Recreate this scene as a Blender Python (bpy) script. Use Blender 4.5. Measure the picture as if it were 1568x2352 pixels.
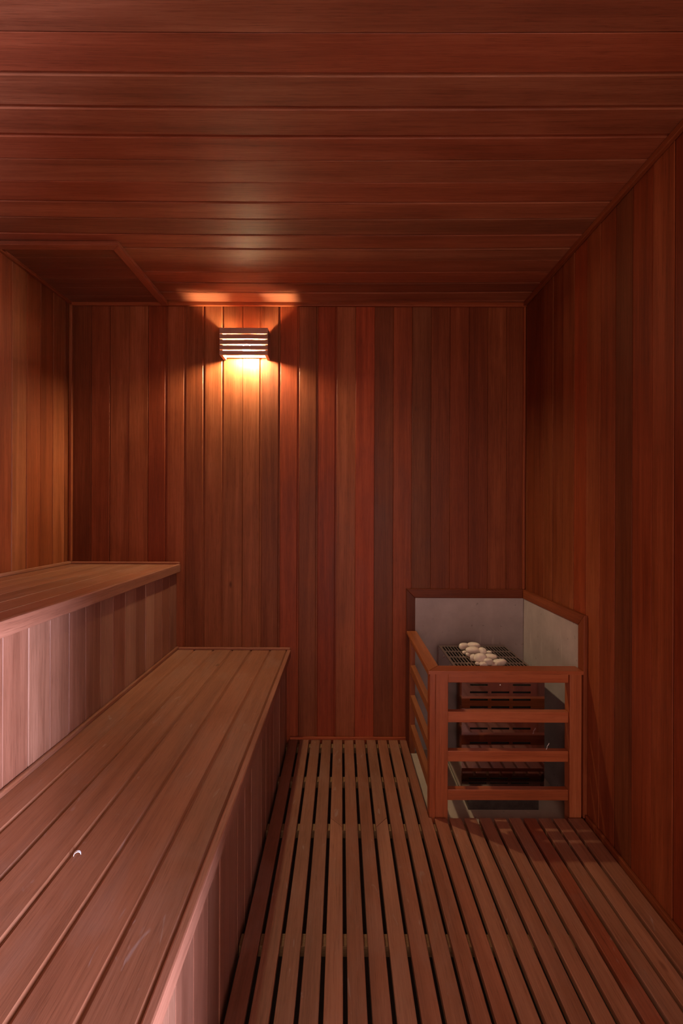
import bpy, bmesh, math, random
from mathutils import Matrix, Vector
random.seed(11)
scene = bpy.context.scene
COL = scene.collection
for o in list(bpy.data.objects):
    bpy.data.objects.remove(o)

# ------------------------------------------------------------------ camera
F_PX = 1080.0
CAM_Z = 1.206
cam_d = bpy.data.cameras.new('camera')
cam = bpy.data.objects.new('camera', cam_d)
COL.objects.link(cam)
cam_d.sensor_fit = 'VERTICAL'
cam_d.sensor_height = 36.0
cam_d.lens = F_PX / 2352 * 36.0
cam_d.clip_start = 0.02
cam.location = (0, 0, CAM_Z)
cam.rotation_euler = (math.radians(90), math.radians(-0.2), 0)
scene.camera = cam

# ------------------------------------------------------------------ world, lobby light, added front fill, exposure
w = bpy.data.worlds.new('world')
scene.world = w
w.use_nodes = True
w.node_tree.nodes['Background'].inputs[0].default_value = (0.80, 0.74, 0.85, 1)
w.node_tree.nodes['Background'].inputs[1].default_value = 0.30
LOBBY_COL = (0.74, 0.76, 1.0)
LOBBY_W = 600.0
FRONT_W = 26.0
FRONT_COL = (1.0, 0.70, 0.54)
ld = bpy.data.lights.new('lobby_daylight', 'AREA')      # daylight from the lobby, entering through the glass door on the right
ld.shape = 'RECTANGLE'
ld.size = 0.7
ld.size_y = 1.5
ld.energy = LOBBY_W
ld.color = LOBBY_COL
lo = bpy.data.objects.new('lobby_daylight', ld)
COL.objects.link(lo)
lo.location = (2.05, -1.20, 0.98)
lo.rotation_euler = (math.radians(90), 0, math.radians(46))
WIN_X0, WIN_X1, WIN_Z = -0.45, 0.80, 2.05        # added glazed front behind the viewer, unseen, opening for the fill light
fd = bpy.data.lights.new('front_fill', 'AREA')  # added fill lamp behind the viewer, lifts the whole room
fd.shape = 'RECTANGLE'
fd.size = WIN_X1 - WIN_X0
fd.size_y = 1.95
fd.energy = FRONT_W
fd.color = FRONT_COL
fo = bpy.data.objects.new('front_fill', fd)
COL.objects.link(fo)
fo.location = ((WIN_X0 + WIN_X1) / 2, -1.02, 1.03)
fo.rotation_euler = (math.radians(90), 0, 0)
BULB_COL = (1.0, 0.80, 0.47)
BULB_STRENGTH = 1800.0
vs = scene.view_settings
scene.display_settings.display_device = 'sRGB'
vs.view_transform = 'Standard'
vs.look = 'None'
vs.exposure = 0.26
vs.gamma = 1.0
vs.use_curve_mapping = False

# ------------------------------------------------------------------ room dimensions (metres)
XL, XR = -1.444, 0.9745
YB, YF = 2.5, -0.85
ZC = CAM_Z + 1.1135
SUB = -0.05                      # concrete under the slats
PITCH = 0.1003
X, Y, Z = Vector((1, 0, 0)), Vector((0, 1, 0)), Vector((0, 0, 1))

# ------------------------------------------------------------------ materials
def nt(name):
    m = bpy.data.materials.new(name)
    m.use_nodes = True
    n = m.node_tree
    return m, n, n.nodes, n.links, n.nodes['Principled BSDF']

def ramp(nodes, stops):
    r = nodes.new('ShaderNodeValToRGB')
    e = r.color_ramp.elements
    e[0].position, e[0].color = stops[0][0], (*stops[0][1], 1)
    e[1].position, e[1].color = stops[1][0], (*stops[1][1], 1)
    for p, c in stops[2:]:
        k = e.new(p)
        k.color = (*c, 1)
    return r

def noise(nodes, links, vec, scale, detail=3, rough=0.55, dist=0.0):
    t = nodes.new('ShaderNodeTexNoise')
    t.inputs['Scale'].default_value = scale
    t.inputs['Detail'].default_value = detail
    t.inputs['Roughness'].default_value = rough
    t.inputs['Distortion'].default_value = dist
    links.new(vec, t.inputs['Vector'])
    return t

def mapping(nodes, links, vec, sc):
    mp = nodes.new('ShaderNodeMapping')
    mp.inputs['Scale'].default_value = sc
    links.new(vec, mp.inputs['Vector'])
    return mp.outputs[0]

def math_node(nodes, links, op, a, b):
    m = nodes.new('ShaderNodeMath')
    m.operation = op
    for i, v in enumerate((a, b)):
        if isinstance(v, (int, float)):
            m.inputs[i].default_value = v
        else:
            links.new(v, m.inputs[i])
    return m.outputs[0]

def mixc(nodes, links, typ, fac, a, b):
    m = nodes.new('ShaderNodeMix')
    m.data_type = 'RGBA'
    m.blend_type = typ
    for idx, v in ((0, fac), (6, a), (7, b)):
        if isinstance(v, (int, float)):
            m.inputs[idx].default_value = v
        elif isinstance(v, tuple):
            m.inputs[idx].default_value = (*v, 1)
        else:
            links.new(v, m.inputs[idx])
    return m.outputs[2]

def wood(name, dark, mid, light, rough=0.42, worn=0.0, bump=0.12, saw=0.0, spec=0.34):
    """Grain runs along the local X axis of every piece; the object colour tints each board."""
    m, n, N, L, P = nt(name)
    tc = N.new('ShaderNodeTexCoord')
    oi = N.new('ShaderNodeObjectInfo')
    add = N.new('ShaderNodeVectorMath')
    add.operation = 'ADD'
    off = N.new('ShaderNodeCombineXYZ')
    for i, k in enumerate((37.0, 11.0, 23.0)):
        L.new(math_node(N, L, 'MULTIPLY', oi.outputs['Random'], k), off.inputs[i])
    L.new(tc.outputs['Object'], add.inputs[0])
    L.new(off.outputs[0], add.inputs[1])
    v = add.outputs[0]
    broad = noise(N, L, mapping(N, L, v, (0.55, 14, 14)), 1.7, 3, 0.5, 0.6)
    fine = noise(N, L, mapping(N, L, v, (3.0, 130, 130)), 1.6, 4, 0.6)
    pores = noise(N, L, mapping(N, L, v, (14, 420, 420)), 1.2, 2, 0.6)
    cloud = noise(N, L, mapping(N, L, v, (2.2, 5, 5)), 1.3, 3, 0.5, 0.8)
    a = math_node(N, L, 'MULTIPLY', broad.outputs[0], 0.44)
    b = math_node(N, L, 'MULTIPLY', fine.outputs[0], 0.34)
    c = math_node(N, L, 'MULTIPLY', cloud.outputs[0], 0.22)
    s = math_node(N, L, 'ADD', math_node(N, L, 'ADD', a, b), c)
    r = ramp(N, [(0.34, dark), (0.66, light), (0.50, mid)])
    L.new(s, r.inputs[0])
    col = mixc(N, L, 'MULTIPLY', 1.0, r.outputs[0], oi.outputs['Color'])
    pr = ramp(N, [(0.30, (0.62, 0.58, 0.56)), (0.46, (1, 1, 1))])
    L.new(pores.outputs[0], pr.inputs[0])
    col = mixc(N, L, 'MULTIPLY', 0.75, col, pr.outputs[0])
    # sparse small knots
    vo = N.new('ShaderNodeTexVoronoi')
    vo.inputs['Scale'].default_value = 2.6
    L.new(mapping(N, L, v, (0.55, 1.3, 1.3)), vo.inputs['Vector'])
    kr = ramp(N, [(0.012, (0.32, 0.24, 0.22)), (0.035, (1, 1, 1))])
    L.new(vo.outputs['Distance'], kr.inputs[0])
    col = mixc(N, L, 'MULTIPLY', 0.8, col, kr.outputs[0])
    if worn > 0:
        wn = noise(N, L, mapping(N, L, v, (3.5, 7, 7)), 1.4, 5, 0.62, 0.5)
        wr = ramp(N, [(0.48, (0, 0, 0)), (0.72, (1, 1, 1))])
        L.new(wn.outputs[0], wr.inputs[0])
        fac = math_node(N, L, 'MULTIPLY', wr.outputs[0], worn)
        col = mixc(N, L, 'MIX', fac, col, (0.34, 0.21, 0.17))
        sc = noise(N, L, mapping(N, L, v, (9, 26, 26)), 1.0, 2, 0.5, 1.6)
        sr = ramp(N, [(0.69, (0, 0, 0)), (0.76, (1, 1, 1))])
        L.new(sc.outputs[0], sr.inputs[0])
        fac2 = math_node(N, L, 'MULTIPLY', sr.outputs[0], worn * 1.1)
        col = mixc(N, L, 'MIX', fac2, col, (0.50, 0.42, 0.42))
    L.new(col, P.inputs['Base Color'])
    rr = N.new('ShaderNodeMapRange')
    rr.inputs['To Min'].default_value = rough - 0.10
    rr.inputs['To Max'].default_value = rough + 0.14
    L.new(cloud.outputs[0], rr.inputs['Value'])
    L.new(rr.outputs[0], P.inputs['Roughness'])
    P.inputs['Specular IOR Level'].default_value = spec
    bp = N.new('ShaderNodeBump')
    bp.inputs['Strength'].default_value = bump
    bp.inputs['Distance'].default_value = 0.002
    h = math_node(N, L, 'ADD', fine.outputs[0], math_node(N, L, 'MULTIPLY', pores.outputs[0], 0.6))
    if saw > 0:
        sw = noise(N, L, mapping(N, L, v, (330, 6, 6)), 1.0, 1, 0.5)
        h = math_node(N, L, 'ADD', h, math_node(N, L, 'MULTIPLY', sw.outputs[0], saw))
    L.new(h, bp.inputs['Height'])
    L.new(bp.outputs[0], P.inputs['Normal'])
    return m

M = {}
M['wall'] = wood('wall_cedar', (0.145, 0.030, 0.009), (0.230, 0.053, 0.017), (0.320, 0.085, 0.031), 0.48, 0.0, 0.10, 0.5, 0.2)
M['ceil'] = wood('ceiling_cedar', (0.168, 0.046, 0.022), (0.250, 0.074, 0.035), (0.335, 0.113, 0.057), 0.50, 0.0, 0.10, 0.2, 0.26)
M['bench'] = wood('bench_cedar', (0.215, 0.076, 0.040), (0.285, 0.105, 0.056), (0.35, 0.135, 0.075), 0.46, 0.26, 0.10)
M['riser'] = wood('riser_cedar', (0.215, 0.082, 0.049), (0.31, 0.13, 0.082), (0.41, 0.185, 0.122), 0.42, 0.0, 0.10)
M['slat'] = wood('floor_cedar', (0.20, 0.076, 0.042), (0.285, 0.112, 0.063), (0.36, 0.150, 0.088), 0.55, 0.22, 0.16)
M['guard'] = wood('guard_cedar', (0.23, 0.058, 0.020), (0.33, 0.088, 0.032), (0.42, 0.130, 0.053), 0.38, 0.0, 0.10)
M['lampwood'] = wood('lamp_cedar', (0.33, 0.150, 0.105), (0.40, 0.185, 0.13), (0.46, 0.22, 0.16), 0.45, 0.0, 0.08)
M['joist'] = wood('joist_pine', (0.22, 0.11, 0.05), (0.28, 0.15, 0.07), (0.34, 0.19, 0.09), 0.6, 0.0, 0.1)

def cement(name, base, spot, streak=True):
    m, n, N, L, P = nt(name)
    tc = N.new('ShaderNodeTexCoord')
    v = tc.outputs['Object']
    a = noise(N, L, v, 6, 5, 0.6)
    r = ramp(N, [(0.3, tuple(c * 0.82 for c in base)), (0.7, tuple(min(1, c * 1.14) for c in base))])
    L.new(a.outputs[0], r.inputs[0])
    col = r.outputs[0]
    st = noise(N, L, mapping(N, L, v, (26, 26, 3.2)) if streak else mapping(N, L, v, (12, 12, 12)), 1.0, 3, 0.6, 0.7)
    sr = ramp(N, [(0.66, (0, 0, 0)), (0.74, (1, 1, 1))])
    L.new(st.outputs[0], sr.inputs[0])
    col = mixc(N, L, 'MIX', math_node(N, L, 'MULTIPLY', sr.outputs[0], 0.35), col, tuple(min(1, c * 1.7) for c in base))
    sp = noise(N, L, v, 34, 2, 0.5)
    spr = ramp(N, [(0.70, (0, 0, 0)), (0.76, (1, 1, 1))])
    L.new(sp.outputs[0], spr.inputs[0])
    col = mixc(N, L, 'MIX', math_node(N, L, 'MULTIPLY', spr.outputs[0], 0.55), col, spot)
    L.new(col, P.inputs['Base Color'])
    P.inputs['Roughness'].default_value = 0.6
    b = N.new('ShaderNodeBump')
    b.inputs['Strength'].default_value = 0.25
    b.inputs['Distance'].default_value = 0.002
    L.new(a.outputs[0], b.inputs['Height'])
    L.new(b.outputs[0], P.inputs['Normal'])
    return m
M['panel'] = cement('fibre_cement', (0.36, 0.29, 0.28), (0.14, 0.11, 0.10))
M['shadesub'] = cement('shade_dark_concrete', (0.055, 0.040, 0.032), (0.02, 0.015, 0.012), False)  # concrete darkened to put the shade between the slats into its colour
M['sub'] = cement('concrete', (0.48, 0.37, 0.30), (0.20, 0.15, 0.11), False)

def plain(name, col, rough=0.5, metal=0.0, var=0.15, scale=40):
    m, n, N, L, P = nt(name)
    tc = N.new('ShaderNodeTexCoord')
    a = noise(N, L, tc.outputs['Object'], scale, 3)
    r = ramp(N, [(0.3, tuple(c * (1 - var) for c in col)), (0.7, tuple(min(1, c * (1 + var)) for c in col))])
    L.new(a.outputs[0], r.inputs[0])
    L.new(r.outputs[0], P.inputs['Base Color'])
    P.inputs['Roughness'].default_value = rough
    P.inputs['Metallic'].default_value = metal
    return m
M['steel'] = plain('brushed_steel', (0.56, 0.51, 0.52), 0.07, 1.0, 0.05, 8)
M['darksteel'] = plain('dark_steel', (0.16, 0.14, 0.135), 0.35, 0.9, 0.2)
M['grate'] = plain('grate_steel', (0.42, 0.34, 0.29), 0.34, 0.9, 0.12)
M['cavity'] = plain('inner_shade_black', (0.012, 0.010, 0.009), 0.7, 0.0)  # near-black stands in for the shade inside the heater
M['screw'] = plain('bright_zinc', (0.85, 0.80, 0.76), 0.25, 1.0)
M['stone'] = plain('pale_river_stone', (0.80, 0.69, 0.62), 0.6, 0.0, 0.13, 26)
M['socket'] = plain('lamp_ceramic', (0.75, 0.70, 0.62), 0.4)
M['paper'] = plain('white_paper', (0.85, 0.82, 0.84), 0.6)
M['backing'] = plain('backing_board', (0.05, 0.018, 0.010), 0.8)
m, n, N, L, P = nt('bulb_glow')
P.inputs['Base Color'].default_value = (0.9, 0.85, 0.8, 1)
P.inputs['Emission Color'].default_value = (*BULB_COL, 1)
P.inputs['Emission Strength'].default_value = BULB_STRENGTH
M['bulb'] = m
m, n, N, L, P = nt('door_glass')
tr = N.new('ShaderNodeBsdfTransparent')
gl = N.new('ShaderNodeBsdfGlossy')
gl.inputs['Roughness'].default_value = 0.02
fr = N.new('ShaderNodeFresnel')
fr.inputs['IOR'].default_value = 1.45
mx = N.new('ShaderNodeMixShader')
L.new(fr.outputs[0], mx.inputs[0])
L.new(tr.outputs[0], mx.inputs[1])
L.new(gl.outputs[0], mx.inputs[2])
L.new(mx.outputs[0], N['Material Output'].inputs['Surface'])
M['glass'] = m

# ------------------------------------------------------------------ mesh helpers
CACHE = {}
def finish(bm, name, mat):
    bmesh.ops.recalc_face_normals(bm, faces=bm.faces)
    me = bpy.data.meshes.new(name)
    bm.to_mesh(me)
    bm.free()
    me.materials.append(M[mat])
    return me

def board_mesh(L, w, t, g, c, mat, segs=1, sag=0.0, gdep=0.006):
    """Tongue-and-groove board: X length, Y width, Z outward; face at z=0; groove on the +Y side."""
    key = ('b', round(L, 4), round(w, 4), t, g, c, mat, segs, sag, gdep)
    if key in CACHE:
        return CACHE[key]
    gd = min(t * 0.6, gdep)
    prof = [(0, -t), (w, -t), (w, -gd), (w - g, -gd), (w - g, -c), (w - g - c, 0), (c, 0), (0, -c)]
    bm = bmesh.new()
    rings = []
    for i in range(segs + 1):
        u = i / segs
        s = sag * (1 - (2 * u - 1) ** 2)
        rings.append([bm.verts.new((-L / 2 + L * u, y - w / 2, z + s)) for y, z in prof])
    for a, b in zip(rings, rings[1:]):
        for k in range(8):
            bm.faces.new((a[k], a[(k + 1) % 8], b[(k + 1) % 8], b[k]))
    bm.faces.new(rings[0])
    bm.faces.new(list(reversed(rings[-1])))
    CACHE[key] = finish(bm, 'board', mat)
    return CACHE[key]

def box_mesh(sx, sy, sz, bev, mat, segs=2):
    key = ('x', round(sx, 4), round(sy, 4), round(sz, 4), bev, mat, segs)
    if key in CACHE:
        return CACHE[key]
    bm = bmesh.new()
    bmesh.ops.create_cube(bm, size=1.0)
    bmesh.ops.scale(bm, vec=(sx, sy, sz), verts=bm.verts)
    if bev > 0:
        bmesh.ops.bevel(bm, geom=list(bm.edges), offset=bev, segments=segs, profile=0.5, affect='EDGES')
    CACHE[key] = finish(bm, 'piece', mat)
    return CACHE[key]

def poly_mesh(pts, t, bev, mat):
    """Flat polygon (x, y) of thickness t; outer face at z=0."""
    bm = bmesh.new()
    a = [bm.verts.new((x, y, -t)) for x, y in pts]
    b = [bm.verts.new((x, y, 0)) for x, y in pts]
    k = len(pts)
    bm.faces.new(list(reversed(a)))
    top = bm.faces.new(b)
    for i in range(k):
        bm.faces.new((a[i], a[(i + 1) % k], b[(i + 1) % k], b[i]))
    if bev > 0:
        bmesh.ops.bevel(bm, geom=list(top.edges), offset=bev, segments=2, profile=0.5, affect='EDGES')
    return finish(bm, 'piece', mat)

def place(me, name, parent, o, ax=X, ay=Y, az=Z, color=(1, 1, 1)):
    ob = bpy.data.objects.new(name, me)
    COL.objects.link(ob)
    ob.matrix_world = Matrix(((ax[0], ay[0], az[0], o[0]), (ax[1], ay[1], az[1], o[1]), (ax[2], ay[2], az[2], o[2]), (0, 0, 0, 1)))
    if parent is not None:
        ob.parent = parent
        ob.matrix_parent_inverse = Matrix.Translation(parent.location).inverted()
    ob.color = (*color, 1)
    return ob

def tag(o, label, cat, group=None, kind=None):
    o['label'] = label
    o['category'] = cat
    if group:
        o['group'] = group
    if kind:
        o['kind'] = kind
    return o

def thing(name, label, cat, loc):
    o = bpy.data.objects.new(name, None)
    COL.objects.link(o)
    o.location = loc
    return tag(o, label, cat)

def span_box(name, parent, lo, hi, bev, mat, color=(1, 1, 1), along='x'):
    """Axis-aligned box from lo to hi, its local X laid along the given world axis (for the grain)."""
    lo, hi = Vector(lo), Vector(hi)
    s, c = hi - lo, (lo + hi) / 2
    if along == 'x':
        return place(box_mesh(s.x, s.y, s.z, bev, mat), name, parent, c, color=color)
    if along == 'y':
        return place(box_mesh(s.y, s.x, s.z, bev, mat), name, parent, c, Y, -X, Z, color=color)
    return place(box_mesh(s.z, s.x, s.y, bev, mat), name, parent, c, Z, X, Y, color=color)

def tone(v=0.12, red=0.10):
    k = 1 + random.uniform(-v, v)
    q = random.uniform(-red, red)
    return (k * (1 + q * 0.25), k * (1 - q), k * (1 - 1.4 * q))

DK, MD, LT = 0.72, 1.0, 1.2
def T(k, q=0.0):
    q = q * 0.45 if q < 0 else q
    return (k * (1 + q * 0.25), k * (1 - q), k * (1 - 1.4 * q))

GAPS = {'t': (0.0012, 0.0010), 'm': (0.0035, 0.0018), 'w': (0.0085, 0.0032)}
BT = 0.014

def slab(name, lo, hi, label, cat, mat='backing', kind='structure'):
    o = span_box(name, None, lo, hi, 0, mat)
    return tag(o, label, cat, kind=kind)

# ------------------------------------------------------------------ back wall
bw = slab('wall_back', (XL - 0.06, YB + BT, SUB), (XR + 0.06, YB + 0.07, ZC + 0.05),
          'far red cedar wall of vertical planks behind the lamp and heater', 'wall')
x0 = (165.8 - 784) / 432
bt = [T(.66, .05), T(.80, .10), T(1.0, -.10), T(1.12, -.12), T(.80, .22), T(1.0, .0), T(.82, -.10), T(1.06, -.3),
      T(1.02, -.4), T(1.15, -.4), T(.74, -.12), T(1.02, .20), T(.78, -.05), T(.88, .30), T(1.10, -.12), T(1.15, .28),
      T(.68, .0), T(.98, .12), T(.66, -.22), T(.72, .05), T(.80, .12), T(.66, .12), T(.92, .0), T(.78, .05)]
bgap = 'tmttwwwwtwwwwwtttmtttttt'
cuts = [x0 + PITCH * k for k in range(25)]
cuts[24] = XR
for k in range(24):
    g, c = GAPS[bgap[k]]
    wd = cuts[k + 1] - cuts[k]
    place(board_mesh(ZC - SUB, wd, BT, g, c, 'wall'), 'plank', bw,
          ((cuts[k] + cuts[k + 1]) / 2, YB + random.uniform(-.0012, .0012), (ZC + SUB) / 2), Z, X, -Y, bt[k])
g, c = GAPS['t']
place(board_mesh(ZC - SUB, x0 - XL, BT, g, c, 'wall'), 'plank', bw, ((x0 + XL) / 2, YB, (ZC + SUB) / 2), Z, X, -Y, T(.8))

# ------------------------------------------------------------------ left wall
lw = slab('wall_left', (XL - 0.07, YF - 0.06, SUB), (XL - BT, YB + 0.012, ZC + 0.05),
          'left cedar wall of vertical planks above the upper bench', 'wall')
ys = [YB] + [2.454 - 0.0985 * k for k in range(34)] + [YF]
ltone = [T(.75), T(1.08, -.2), T(.84, .04), T(.96, .04), T(1.15, -.35), T(.86, .10)]
for k in range(len(ys) - 1):
    g, c = GAPS['m']
    wd = ys[k] - ys[k + 1]
    if wd < 0.004:
        continue
    col = ltone[k] if k < len(ltone) else tone()
    place(board_mesh(ZC - SUB, wd, BT, g, c, 'wall'), 'plank', lw, (XL + random.uniform(-.001, .001), (ys[k] + ys[k + 1]) / 2, (ZC + SUB) / 2), Z, Y, X, col)

# ------------------------------------------------------------------ right wall
DOOR_Y0, DOOR_Y1, DOOR_Z = -0.79, -0.05, 2.02
rw = slab('wall_right', (XR + BT, DOOR_Y1, SUB), (XR + 0.07, YB + 0.012, ZC + 0.05),
          'right cedar wall of vertical planks running behind the heater guard', 'wall')
span_box('backing_board', rw, (XR + BT, YF - 0.06, SUB), (XR + 0.07, DOOR_Y0, ZC + 0.05), 0, 'backing')
span_box('backing_board', rw, (XR + BT, DOOR_Y0, DOOR_Z), (XR + 0.07, DOOR_Y1, ZC + 0.05), 0, 'backing')
ys = [YB] + [2.469 - 0.0992 * k for k in range(34)] + [YF]
rt = [T(.6), T(.62, .1), T(.6, .1), T(.72, .0), T(.66, .05), T(.85, -.05), T(.95, .22), T(.95, .0), T(.78, .10), T(.55, -.05), T(.85, .15), T(.92, .05), T(.65, .25)]
for k in range(len(ys) - 1):
    g, c = GAPS['m' if k in (4, 6, 8, 9, 11) else 't']
    a, b = ys[k + 1], ys[k]
    if b - a < 0.004:
        continue
    col = rt[k] if k < len(rt) else tone()
    zb = DOOR_Z if (a < DOOR_Y1 - 0.03 and b > DOOR_Y0 + 0.03) else SUB
    place(board_mesh(ZC - zb, b - a, BT, g, c, 'wall'), 'plank', rw, (XR + random.uniform(-.001, .001), (a + b) / 2, (ZC + zb) / 2), Z, -Y, -X, col)
dr = thing('door_1', 'clear glass door in a wooden frame on the right wall beside the viewer', 'door', (XR + 0.03, (DOOR_Y0 + DOOR_Y1) / 2, 0))
dr['kind'] = 'structure'
for (y0_, y1_, z0_, z1_, al) in ((DOOR_Y0 - .03, DOOR_Y0 + .02, 0.0, DOOR_Z + .03, 'z'), (DOOR_Y1 - .02, DOOR_Y1 + .03, 0.0, DOOR_Z + .03, 'z'),
                                 (DOOR_Y0 + .02, DOOR_Y1 - .02, DOOR_Z - .02, DOOR_Z + .03, 'y')):
    span_box('door_frame', dr, (XR - 0.012, y0_, z0_), (XR + 0.06, y1_, z1_), 0.002, 'guard', along=al)
span_box('glass_pane', dr, (XR + 0.02, DOOR_Y0 + .02, 0.005), (XR + 0.028, DOOR_Y1 - .02, DOOR_Z - .02), 0, 'glass')
span_box('door_handle', dr, (XR - 0.03, DOOR_Y1 - .10, 0.85), (XR - 0.005, DOOR_Y1 - .07, 1.25), 0.004, 'guard', along='z')
for hz in (0.90, 1.20):
    span_box('handle_stud', dr, (XR - 0.006, DOOR_Y1 - .09, hz - .008), (XR + 0.021, DOOR_Y1 - .08, hz + .008), 0.001, 'steel')

# ------------------------------------------------------------------ front wall behind the viewer
fw = slab('wall_front', (XL - 0.06, YF - 0.07, SUB), (WIN_X0, YF - BT, ZC + 0.05),
          'near cedar wall of vertical planks behind the viewer', 'wall')
span_box('backing_board', fw, (WIN_X1, YF - 0.07, SUB), (XR + 0.06, YF - BT, ZC + 0.05), 0, 'backing')
span_box('backing_board', fw, (WIN_X0, YF - 0.07, WIN_Z), (WIN_X1, YF - BT, ZC + 0.05), 0, 'backing')
for xa, xb, zb, n_ in ((XL, WIN_X0, SUB, 10), (WIN_X0, WIN_X1, WIN_Z, 12), (WIN_X1, XR, SUB, 2)):
    wd = (xb - xa) / n_
    for k in range(n_):
        place(board_mesh(ZC - zb, wd, BT, *GAPS['m'], 'wall'), 'plank', fw, (xa + wd * (k + .5), YF, (ZC + zb) / 2), Z, -X, Y, tone())
wn_ = thing('fill_window_1', 'added glazed front with wooden frame behind the viewer, letting in fill light', 'window', ((WIN_X0 + WIN_X1) / 2, YF - .03, 0))  # unseen glazing added to give the front fill an opening
wn_['kind'] = 'structure'
xm = (WIN_X0 + WIN_X1) / 2
for xa, xb in ((WIN_X0 - .02, WIN_X0 + .02), (xm - .02, xm + .02), (WIN_X1 - .02, WIN_X1 + .02)):
    span_box('fill_window_frame', wn_, (xa, YF - .06, 0.0), (xb, YF + .010, WIN_Z), .002, 'guard', along='z')
span_box('fill_window_frame', wn_, (WIN_X0 - .02, YF - .06, WIN_Z), (WIN_X1 + .02, YF + .010, WIN_Z + .04), .002, 'guard', along='x')
for xa, xb in ((WIN_X0 + .02, xm - .02), (xm + .02, WIN_X1 - .02)):
    span_box('glass_pane', wn_, (xa, YF - .034, 0.005), (xb, YF - .026, WIN_Z), 0, 'glass')

# ------------------------------------------------------------------ ceiling
ce = slab('ceiling', (XL - 0.06, YF - 0.06, ZC + BT + 0.002), (XR + 0.06, YB + 0.06, ZC + 0.07),
          'cedar ceiling of long crosswise boards sagging slightly', 'ceiling')
ys = [YB] + [2.4655 - 0.0985 * k for k in range(35)]
for k in range(len(ys) - 1):
    a, b = max(ys[k + 1], YF), ys[k]
    if b - a < 0.01:
        continue
    g, c = random.choice([(.0012, .0012), (.002, .0015), (.009, .0022), (.010, .0026), (.003, .002)])
    place(board_mesh(XR - XL, b - a, BT, g, c, 'ceil', 12, round(random.uniform(.006, .010), 3), .0045), 'plank', ce,
          ((XL + XR) / 2, (a + b) / 2, ZC), X, -Y, -Z, tone(.20, .12))

# ------------------------------------------------------------------ ceiling hatch in the left corner
HX, HY = -0.918, 1.925
ht = thing('ceiling_hatch', 'square wooden access panel framed by flat strips in the left corner of the ceiling', 'ceiling hatch', (XL + .25, 2.2, ZC))
zz = ZC - 0.010
n_h = 6
for k in range(n_h):
    a, b = HY + .03 + (YB - HY - .03) / n_h * k, HY + .03 + (YB - HY - .03) / n_h * (k + 1)
    place(board_mesh(HX - .03 - XL, b - a, 0.008, *GAPS['t'], 'ceil'), 'plank', ht, ((HX - .03 + XL) / 2, (a + b) / 2, zz), X, -Y, -Z, T(.72, random.uniform(-.05, .1)))
sw = 0.038
zs = ZC - 0.024
place(poly_mesh([(0, 0), (HX - XL, 0), (HX - XL - sw, -sw), (0, -sw)], 0.016, .002, 'ceil'), 'frame_strip', ht, (XL, HY, zs), X, -Y, -Z, T(.95, .1))
place(poly_mesh([(0, 0), (YB - HY, 0), (YB - HY, sw), (sw, sw)], 0.016, .002, 'ceil'), 'frame_strip', ht, (HX, HY, zs), Y, -X, -Z, T(1.05, .1))

# ------------------------------------------------------------------ corner and edge trims
def trim(i, lo, hi, al, label, mat='wall', col=(1, 1, 1), bev=0.003):
    return tag(span_box('trim_%d' % i, None, lo, hi, bev, mat, col, al), label, 'trim', kind='structure')
cr = 0.021
trim(1, (XL, YB - .018, ZC - cr - .004), (XR, YB - .0015, ZC - .002), 'x', 'slim wooden strip along the top of the far wall under the ceiling', col=T(1.0, .1))
trim(2, (XR - .018, YF, ZC - cr - .002), (XR - .0015, YB - .018, ZC - .001), 'y', 'slim wooden strip along the top of the right wall under the ceiling', col=T(.8, .05))
trim(3, (XL + .0015, YF, ZC - cr - .002), (XL + .018, YB - .018, ZC - .001), 'y', 'slim wooden strip along the top of the left wall under the ceiling', col=T(.9, .1))
trim(4, (XL + .0015, YB - .018, 0.94), (XL + .018, YB - .0015, ZC - cr - .004), 'z', 'upright wooden corner strip between the left wall and the far wall', col=T(.95))
trim(5, (XR - .014, YB - .014, 0.80), (XR - .0015, YB - .0015, ZC - cr - .004), 'z', 'upright wooden corner strip between the right wall and the far wall', col=T(1.0, .1))

# ------------------------------------------------------------------ floor: concrete, joists, slats
GUARD_Y = 1.865
fl = slab('floor', (XL - .06, YF - .06, SUB - .06), (XR + .06, YB + .06, SUB), 'duckboard floor of narrow cedar slats over a sunken base coloured dark for shade', 'floor', 'shadesub')
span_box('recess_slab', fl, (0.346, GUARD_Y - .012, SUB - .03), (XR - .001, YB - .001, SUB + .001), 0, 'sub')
SX0, SP, SG, ST = -0.2795, 0.0586, 0.0115, 0.020
for j, jy in enumerate((2.466, 2.157, 1.829, 1.347, 0.87, 0.40, -0.10, -0.5)):
    xe = 0.34 if jy > GUARD_Y else XR - .004
    span_box('joist', fl, (SX0 - 0.006, jy - .02, SUB), (xe, jy + .02, -ST), 0.001, 'joist', T(1), 'x')
special = {0: T(.78, .12), 1: T(.95, .05), 2: T(.92), 3: T(.85, -.02), 4: T(1.08, .0), 5: T(.95, .03), 6: T(.92, .05), 7: T(.98, -.12),  # first slat beside the bench tinted darker for the shade there
           8: T(1.0, .06), 9: T(1.05, -.04), 10: T(.95, .08), 11: T(1.0, .1), 12: T(1.12, -.08), 13: T(1.1, -.08), 14: T(.98, .0),
           15: T(1.08, -.05), 16: T(1.04, .0), 17: T(.92, .30), 18: T(1.02, -.04), 19: T(1.12, -.06), 20: T(1.0, .0)}
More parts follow.
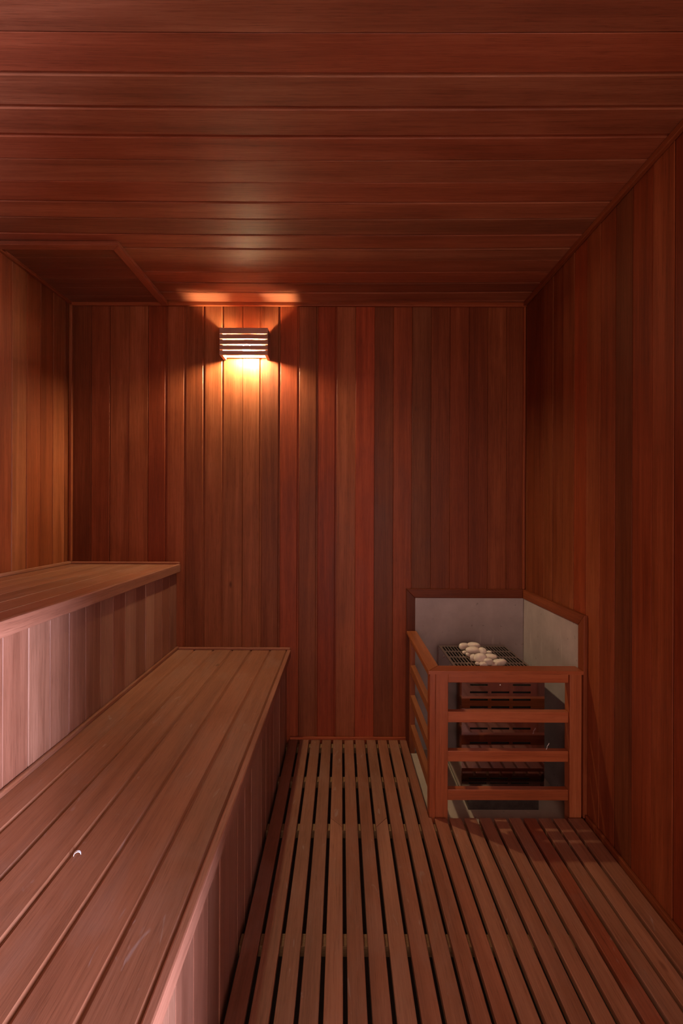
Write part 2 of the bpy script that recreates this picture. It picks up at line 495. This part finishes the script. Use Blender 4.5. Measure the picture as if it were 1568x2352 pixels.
for k in range(21):
    xa = SX0 + SP * k + SG / 2
    xb = SX0 + SP * (k + 1) - SG / 2
    if k == 20:
        xb = XR - 0.018
    ye = YB - 0.004 if k <= 10 else GUARD_Y - 0.008
    dz = random.uniform(-.0012, .0006)
    wd = xb - xa
    if k in (4, 7):                        # two slats are pieced with a slanting joint over a joist
        yj = 1.829
        s = 0.028 if k == 4 else -0.028
        place(poly_mesh([(YF, 0), (yj - s, 0), (yj + s, wd), (YF, wd)], ST, .0018, 'slat'), 'slat', fl, (xb, 0, dz), Y, -X, Z, T(1.22, -.02) if k == 4 else T(1.16, -.12))
        place(poly_mesh([(yj - s + .001, 0), (ye, 0), (ye, wd), (yj + s + .001, wd)], ST, .0018, 'slat'), 'slat', fl, (xb, 0, dz + .0006), Y, -X, Z, T(1.0, .0) if k == 4 else T(.92, -.1))
    elif k == 10:                          # notched around the guard
        ng = xb - 0.347
        yn = GUARD_Y - .008
        place(poly_mesh([(YF, 0), (yn, 0), (yn, ng), (ye, ng), (ye, wd), (YF, wd)], ST, .0018, 'slat'), 'slat', fl, (xb, 0, dz), Y, -X, Z, special[k])
    else:
        span_box('slat', fl, (xa, YF, -ST + dz), (xb, ye, dz), 0.0018, 'slat', special[k], 'y')

def base(name, lo, hi, al, label, col=(1, 1, 1)):
    tag(span_box(name, None, lo, hi, 0.002, 'wall', col, al), label, 'baseboard', kind='structure')
base('baseboard_back', (-0.27, YB - .012, .0), (0.345, YB - .0015, .014), 'x', 'thin wooden strip where the slatted floor meets the far wall', T(1.35, .1))
base('baseboard_right', (XR - .012, 0.02, -.02), (XR - .0015, 1.85, .016), 'y', 'thin wooden strip where the slatted floor meets the right wall', T(.8))

# ------------------------------------------------------------------ benches
def bench(name, label, xb, xo, zt, zbot, fasc, nb, loc, groove):
    """xb back edge, xo outer face of the front board, zt seat height."""
    t = thing(name, label, 'bench', loc)
    th = 0.022
    xi = xo - 0.020
    cutsx = [xb + PITCH * k for k in range(nb)] + [xi]
    for k in range(nb):
        place(board_mesh(YB - YF - .006, cutsx[k + 1] - cutsx[k], th, groove[0] if k < nb - 1 else 0.001, groove[1], 'bench'), 'seat_plank', t,
              ((cutsx[k] + cutsx[k + 1]) / 2, (YB + YF) / 2, zt + random.uniform(-.0007, .0007)), -Y, X, Z, tone(.10, .08))
    span_box('front_board', t, (xi + .0008, YF + .003, zt - fasc), (xo, YB - .003, zt + .0012), 0.0035, 'riser', T(1.0, .06), 'y')
    span_box('back_strip', t, (xb + .001, YF + .003, zt), (xb + .014, YB - .003, zt + .016), 0.004, 'bench', T(.95, .05), 'y')
    span_box('end_strip', t, (xb + .014, YB - .015, zt), (xo - .002, YB - .002, zt + .013), 0.004, 'bench', T(1.05, .05), 'x')
    xr = xi - 0.001
    k = 0
    y = YB - 0.002
    span_box('carcass', t, (xb + .002, YF + .01, zbot), (xr - .014, YB - .01, zt - th), 0, 'backing')
    while y > YF + .02:
        a = max(y - 0.0985, YF + .003)
        place(board_mesh(zt - fasc * .55 - zbot, y - a, 0.012, *GAPS['m' if k % 2 else 't'], 'riser'), 'riser_plank', t,
              (xr + random.uniform(-.001, .0005), (a + y) / 2, (zt - fasc * .55 + zbot) / 2), Z, -Y, X, random.choice([T(.82, .06), T(.95, .05), T(1.0, -.03), T(1.12, -.12), T(1.2, -.12), T(.9, .1)]))
        y = a
        k += 1
    return t
LZ, UZ = 0.474, 0.926
LXO, UXO = -0.266, -0.854
bench('lower_bench', 'long lower cedar bench of lengthwise planks in the foreground', UXO - 0.021, LXO, LZ, SUB, 0.040, 6, (-.56, .95, SUB), (.0025, .0055))
bench('upper_bench', 'upper cedar bench, higher step against the left wall', XL + .0015, UXO, UZ, LZ + .0005, 0.042, 6, (-1.15, .95, LZ), (.0012, .0014))

# ------------------------------------------------------------------ heater recess: cement panels and their wooden frame
PX0, PY0, PZ = 0.392, 1.905, 0.752
pb = tag(span_box('cement_panel', None, (PX0, YB - .009, SUB), (XR - .0095, YB - .0015, PZ), 0.0006, 'panel'), 'grey fibre cement heat shield on the far wall behind the heater', 'heat shield', 'heat shield panels')
pr = tag(span_box('cement_panel', None, (XR - .009, PY0, SUB), (XR - .0015, YB - .0095, PZ), 0.0006, 'panel'), 'grey fibre cement heat shield on the right wall beside the heater', 'heat shield', 'heat shield panels')
fr_ = thing('shield_frame', 'dark mitred wooden frame edging the heat shield on the far wall', 'frame', (.66, YB, .4))
fs_ = thing('shield_frame', 'dark mitred wooden frame edging the heat shield on the right wall', 'frame', (XR, 2.2, .4))
fr_['group'] = fs_['group'] = 'heat shield frames'
fwid = 0.048
ft = 0.016
fz = PZ + fwid
place(poly_mesh([(0, 0), (XR - PX0 + fwid - ft, 0), (XR - PX0 + fwid - ft, -fwid + .001), (fwid - .001, -fwid + .001)], ft - .002, .002, 'wall'), 'frame_strip', fr_, (PX0 - fwid, YB - ft, fz), X, Z, -Y, T(.58, .1))
place(poly_mesh([(0, 0), (fz, 0), (fz - fwid, -fwid + .001), (0, -fwid + .001)], ft - .002, .002, 'wall'), 'frame_strip', fr_, (PX0 - fwid, YB - ft, 0), Z, -X, -Y, T(.5, .1))
place(poly_mesh([(0, 0), (YB - PY0 + fwid - ft - .001, 0), (YB - PY0 + fwid - ft - .001, -fwid + .001), (fwid, -fwid + .001)], ft - .002, .002, 'wall'), 'frame_strip', fs_, (XR - ft, PY0 - fwid, fz), Y, Z, -X, T(.75, .05))
place(poly_mesh([(0, 0), (fz, 0), (fz - fwid, fwid - .001), (0, fwid - .001)], ft - .002, .002, 'wall'), 'frame_strip', fs_, (XR - ft, PY0 - fwid, 0), Z, Y, -X, T(.75, .05))

# ------------------------------------------------------------------ heater guard
gd = thing('heater_guard', 'waist-low reddish wooden rail guard standing around the heater', 'guard', (.66, 2.1, SUB))
GX0, GX1 = 0.352, 0.9565
GZ = 0.566
gb = 0.0022
span_box('post', gd, (GX0, GUARD_Y, SUB), (GX0 + .0235, GUARD_Y + .045, GZ), gb, 'guard', T(.92, .1), 'z')
span_box('post', gd, (GX0 + .0235, GUARD_Y, SUB), (GX0 + .0735, GUARD_Y + .022, GZ), gb, 'guard', T(.95, .05), 'z')
span_box('post', gd, (GX1 - .048, GUARD_Y, SUB), (GX1 - .001, GUARD_Y + .045, GZ), gb, 'guard', T(1.0, .0), 'z')
span_box('post', gd, (GX0 + .008, YB - .052, SUB), (GX0 + .034, YB - .018, GZ), gb, 'guard', T(.9), 'z')
rails = ((.527, .566), (.368, .4115), (.212, .255), (.058, .101))
for k, (za, zb) in enumerate(rails):
    span_box('front_rail', gd, (GX0 + .0745, GUARD_Y + .010, za), (GX1 - .049, GUARD_Y + .036, zb), gb, 'guard', T(random.uniform(.92, 1.05), .06), 'x')
    span_box('side_rail', gd, (GX0 + .010, GUARD_Y + .046, za), (GX0 + .034, YB - .053, zb), gb, 'guard', T(random.uniform(.92, 1.05), -.35), 'y')  # yellower tint puts the wall lamp's warm light into the side rails
ct = 0.014
cwid = 0.066
cl = 0.052
cx0, cy0 = GX0 - .006, GUARD_Y - .008
place(poly_mesh([(0, 0), (XR - .0165 - cx0, 0), (XR - .0165 - cx0, cwid), (cl, cwid)], ct, .003, 'guard'), 'cap_rail', gd, (cx0, cy0, GZ + ct), X, Y, Z, T(.98, .06))
place(poly_mesh([(0, 0), (YB - .018 - cy0, 0), (YB - .018 - cy0, -cl), (cwid, -cl)], ct, .003, 'guard'), 'cap_rail', gd, (cx0, cy0, GZ + ct), Y, -X, Z, T(1.0, -.2))

# ------------------------------------------------------------------ sauna heater
hx0, hx1 = 0.5037, 0.845
hy0, hy1 = 1.955, 2.425
HZ = 0.516
hz0 = 0.045
he = thing('sauna_heater', 'stainless steel electric sauna heater with slotted front behind the wooden guard', 'heater', (.675, 2.19, SUB))
def holed(xs_, zs_, hole, t, mat, name):
    """Sheet in local x/y with rectangular holes cut out."""
    bm = bmesh.new()
    g_ = {}
    def vv(i, j):
        if (i, j) not in g_:
            g_[(i, j)] = bm.verts.new((xs_[i], zs_[j], 0))
        return g_[(i, j)]
    for i in range(len(xs_) - 1):
        for j in range(len(zs_) - 1):
            if not hole(i, j):
                bm.faces.new((vv(i, j), vv(i + 1, j), vv(i + 1, j + 1), vv(i, j + 1)))
    r = bmesh.ops.extrude_face_region(bm, geom=list(bm.faces))
    bmesh.ops.translate(bm, vec=(0, 0, -t), verts=[e for e in r['geom'] if isinstance(e, bmesh.types.BMVert)])
    return finish(bm, name, mat)
W_ = hx1 - hx0
sxs = [0, .033, .107, .122, .196, .211, .285, W_]
rows = [.489, .4585, .4277, .397, .366, .336, .308, .248]
zs_ = sorted([.143] + [v for r_ in rows for v in (r_ - .0038, r_ + .0038)] + [HZ])
ntop = len(rows) - 1
def fh(i, j):
    if i in (1, 3, 5) and j % 2 == 1:
        return not (i == 3 and (j - 1) // 2 == ntop)
    return False
place(holed(sxs, zs_, fh, .0015, 'steel', 'front_panel'), 'front_panel', he, (hx0, hy0, 0), X, Z, -Y)
zl = [0, .024, .030, .046, .053, .10]
place(holed(sxs, zl, lambda i, j: i in (1, 3, 5) and j in (1, 3), .0015, 'steel', 'lower_panel'), 'lower_panel', he, (hx0, hy0 + .020, .045),
      X, Vector((0, -.16, 0.987)), Vector((0, -.987, -.16)))
span_box('side_panel', he, (hx0 - .0015, hy0, hz0), (hx0, hy1, HZ), 0, 'steel')
span_box('side_panel', he, (hx1, hy0, hz0), (hx1 + .0015, hy1, HZ), 0, 'steel')
span_box('back_panel', he, (hx0, hy1 - .002, hz0), (hx1, hy1, HZ), 0, 'steel')
span_box('dark_core', he, (hx0 + .004, hy0 + .03, hz0 + .002), (hx1 - .004, hy1 - .004, HZ - .045), 0, 'cavity')  # solid dark block that makes slots and grate holes look unlit
nc, nr = 22, 5
gx = [0]
for k in range(nc):
    gx += [.008 + k * (W_ - .016) / nc + .0035, .008 + (k + 1) * (W_ - .016) / nc - .0025]
gx.append(W_)
D_ = hy1 - hy0
gy = [0]
for k in range(nr):
    gy += [.010 + k * (D_ - .020) / nr + .008, .010 + (k + 1) * (D_ - .020) / nr - .008]
gy.append(D_)
place(holed(gx, gy, lambda i, j: i % 2 == 1 and j % 2 == 1, .003, 'grate', 'grate'), 'grate', he, (hx0, hy0, HZ + .0035))
span_box('base', he, (hx0 + .035, hy0 + .03, SUB), (hx1 - .008, hy1 - .05, hz0 + .003), 0.002, 'darksteel')
def screw(o, ax, ay, az):
    if 'screw' not in CACHE:
        bm = bmesh.new()
        bmesh.ops.create_uvsphere(bm, u_segments=10, v_segments=6, radius=.0042)
        bmesh.ops.scale(bm, vec=(1, 1, .5), verts=bm.verts)
        CACHE['screw'] = finish(bm, 'screw', 'screw')
    place(CACHE['screw'], 'screw', he, o, ax, ay, az)
screw((hx0 + .159, hy0 - .001, .489), X, Z, -Y)
screw((hx0 - .002, 2.30, .500), Y, Z, -X)
screw((hx0 - .002, 2.17, .500), Y, Z, -X)

# ------------------------------------------------------------------ stones on the grate
def stone_mesh(seed, rx, ry, rz):
    rnd = random.Random(seed)
    bm = bmesh.new()
    bmesh.ops.create_icosphere(bm, subdivisions=3, radius=1.0)
    waves = [(Vector((rnd.uniform(-1, 1), rnd.uniform(-1, 1), rnd.uniform(-1, 1))) * rnd.uniform(1.4, 3.4), rnd.uniform(0, 6.28)) for _ in range(6)]
    for v in bm.verts:
        p = v.co.copy()
        k = 1 + sum(math.sin(p.dot(d_) + ph) for d_, ph in waves) * 0.060
        q = Vector((math.copysign(abs(p.x) ** .85, p.x), math.copysign(abs(p.y) ** .85, p.y), math.copysign(abs(p.z) ** .9, p.z)))
        v.co = Vector((q.x * rx, q.y * ry, q.z * rz)) * k
    for f in bm.faces:
        f.smooth = True
    return finish(bm, 'stone', 'stone')
stones = [  # zoom-px centre (x, y), half width, half height, lift above grate, label
    (365, 245, 58, 44, .000, 'pale round sauna stone at the far left corner of the heap'),
    (515, 228, 76, 38, .012, 'long pale sauna stone topping the far end of the heap'),
    (478, 292, 80, 46, .014, 'broad creased sauna stone lying in front of the topmost long stone'),
    (608, 305, 48, 48, .012, 'upright pale sauna stone right of the broad creased stone'),
    (385, 322, 34, 24, .000, 'small pale sauna stone peeking out on the left flank of the heap'),
    (432, 348, 36, 30, .000, 'small rounded sauna stone at the left foot of the heap'),
    (492, 392, 46, 44, .004, 'pale sauna stone on the left side in the middle of the heap'),
    (580, 385, 66, 60, .012, 'largest pale sauna stone in the middle of the heap'),
    (692, 325, 38, 30, .006, 'small domed sauna stone on the right flank towards the far side'),
    (715, 372, 76, 34, .008, 'wide flat sauna stone on the right side of the heap'),
    (688, 438, 54, 40, .008, 'rounded sauna stone near the front rail between two larger ones'),
    (826, 446, 76, 40, .000, 'smooth oval sauna stone at the right front end of the heap'),
    (545, 466, 28, 22, .000, 'smallest sauna stone at the left front end of the heap'),
    (615, 470, 50, 32, .000, 'pale sauna stone low at the front of the heap beside the smallest'),
    (755, 478, 48, 26, .000, 'low sauna stone at the front beside the oval one'),
]
for i, (zx, zy, hw, hh, lift, lab) in enumerate(stones):
    px, py = 1000 + zx / 5.6, 1440 + zy / 5.6
    d = 2.2
    for _ in range(6):
        rz = hh / 5.6 / F_PX * d * 0.98
        zc = HZ + .0035 + lift + rz * 0.93
        d = F_PX * (CAM_Z - zc) / (py - 1176)
    rx = hw / 5.6 / F_PX * d * 1.04
    rz *= 1.04
    me = stone_mesh(100 + i, rx, max(rx * .78, rz), rz)
    a = random.uniform(-.25, .25)
    o = place(me, 'sauna_stone', None, ((px - 784) * d / F_PX, d, zc), Vector((math.cos(a), math.sin(a), 0)), Vector((-math.sin(a), math.cos(a), 0)), Z)
    tag(o, lab, 'stone', 'sauna stones heaped on the heater grate')

# ------------------------------------------------------------------ wall lamp
LX, LD, LW = -0.505, 0.088, 0.248
lz0, lz1 = 2.010, 2.149
la = thing('wall_lamp', 'lit wooden slatted wall lamp glowing on the far wall below the ceiling', 'lamp', (LX, YB, lz0))
yf = YB - .0015 - LD
for s in (-1, 1):
    xa = LX + s * LW / 2
    span_box('side_panel', la, (min(xa, xa - s * .016), yf + .0095, lz0), (max(xa, xa - s * .016), YB - .002, lz1), .0015, 'lampwood', T(.9), 'z')
span_box('back_plate', la, (LX - LW / 2 + .017, YB - .010, lz0 + .012), (LX + LW / 2 - .017, YB - .002, lz1), .001, 'lampwood', T(1.0), 'x')
sl = [(lz1 - .0285, lz1), (lz1 - .0560, lz1 - .0345), (lz1 - .0840, lz1 - .0620), (lz1 - .1115, lz1 - .0900), (lz0, lz0 + .0215)]
for za, zb in sl:
    span_box('lamp_slat', la, (LX - LW / 2, yf, za), (LX + LW / 2, yf + .009, zb), .0012, 'lampwood', T(1.0), 'x')
def lathe(prof, mat, name, n_=20):
    bm = bmesh.new()
    rings = []
    for r_, z_ in prof:
        rings.append([bm.verts.new((r_ * math.cos(2 * math.pi * i / n_), r_ * math.sin(2 * math.pi * i / n_), z_)) for i in range(n_)])
    for p, q in zip(rings, rings[1:]):
        for i in range(n_):
            bm.faces.new((p[i], p[(i + 1) % n_], q[(i + 1) % n_], q[i])).smooth = True
    bm.faces.new(rings[0])
    bm.faces.new(rings[-1])
    return finish(bm, name, mat)
BX, BY, BZ = LX + .008, YB - .047, 2.056
place(lathe([(.005, -.030), (.012, -.0275), (.0175, -.021), (.0195, -.012), (.0195, .012), (.0190, .026)], 'bulb', 'bulb'), 'bulb', la, (BX, BY, BZ))
place(lathe([(.0185, .0262), (.027, .0270), (.027, .032), (.017, .036), (.0165, .062), (.010, .064)], 'socket', 'socket'), 'socket', la, (BX, BY, BZ))
span_box('socket_bracket', la, (LX - .007, YB - .046, 2.103), (LX + .023, YB - .009, 2.113), .001, 'socket')

# ------------------------------------------------------------------ small debris
def ribbon(pts, wdt, t, mat, name):
    bm = bmesh.new()
    rings = []
    for p, up in pts:
        p, up = Vector(p), Vector(up).normalized()
        s = Y * wdt / 2
        rings.append([bm.verts.new(p + s), bm.verts.new(p - s), bm.verts.new(p - s + up * t), bm.verts.new(p + s + up * t)])
    for a, b in zip(rings, rings[1:]):
        for k in range(4):
            bm.faces.new((a[k], a[(k + 1) % 4], b[(k + 1) % 4], b[k]))
    bm.faces.new(rings[0])
    bm.faces.new(rings[-1])
    return finish(bm, name, mat)
dd = F_PX * (CAM_Z - LZ) / (1966 - 1176)
arc = [((.0065 * math.cos(t_), 0, .0065 * math.sin(t_)), (math.cos(t_), 0, math.sin(t_))) for t_ in [math.pi * k / 8 for k in range(9)]]
o = place(ribbon(arc, .006, .0008, 'paper', 'paper_curl'), 'paper_curl', None, ((180 - 784) * dd / F_PX, dd, LZ + .0008), Vector((.9, .43, 0)), Vector((-.43, .9, 0)), Z)
tag(o, 'tiny curl of white paper lying on the lower bench', 'paper scrap')
pts = [((.000, 0, .000), (1, 0, 0)), ((.004, 0, .006), (1, 0, -.4)), ((.004, 0, .013), (1, 0, .3)), ((.009, 0, .019), (1, 0, -.6)), ((.012, 0, .026), (1, 0, -.3))]
o = place(ribbon(pts, .0015, .0012, 'paper', 'thread'), 'thread', None, (.824, GUARD_Y + .024, .2545))
tag(o, 'wisp of white thread sticking up from the second lowest guard rail', 'thread')
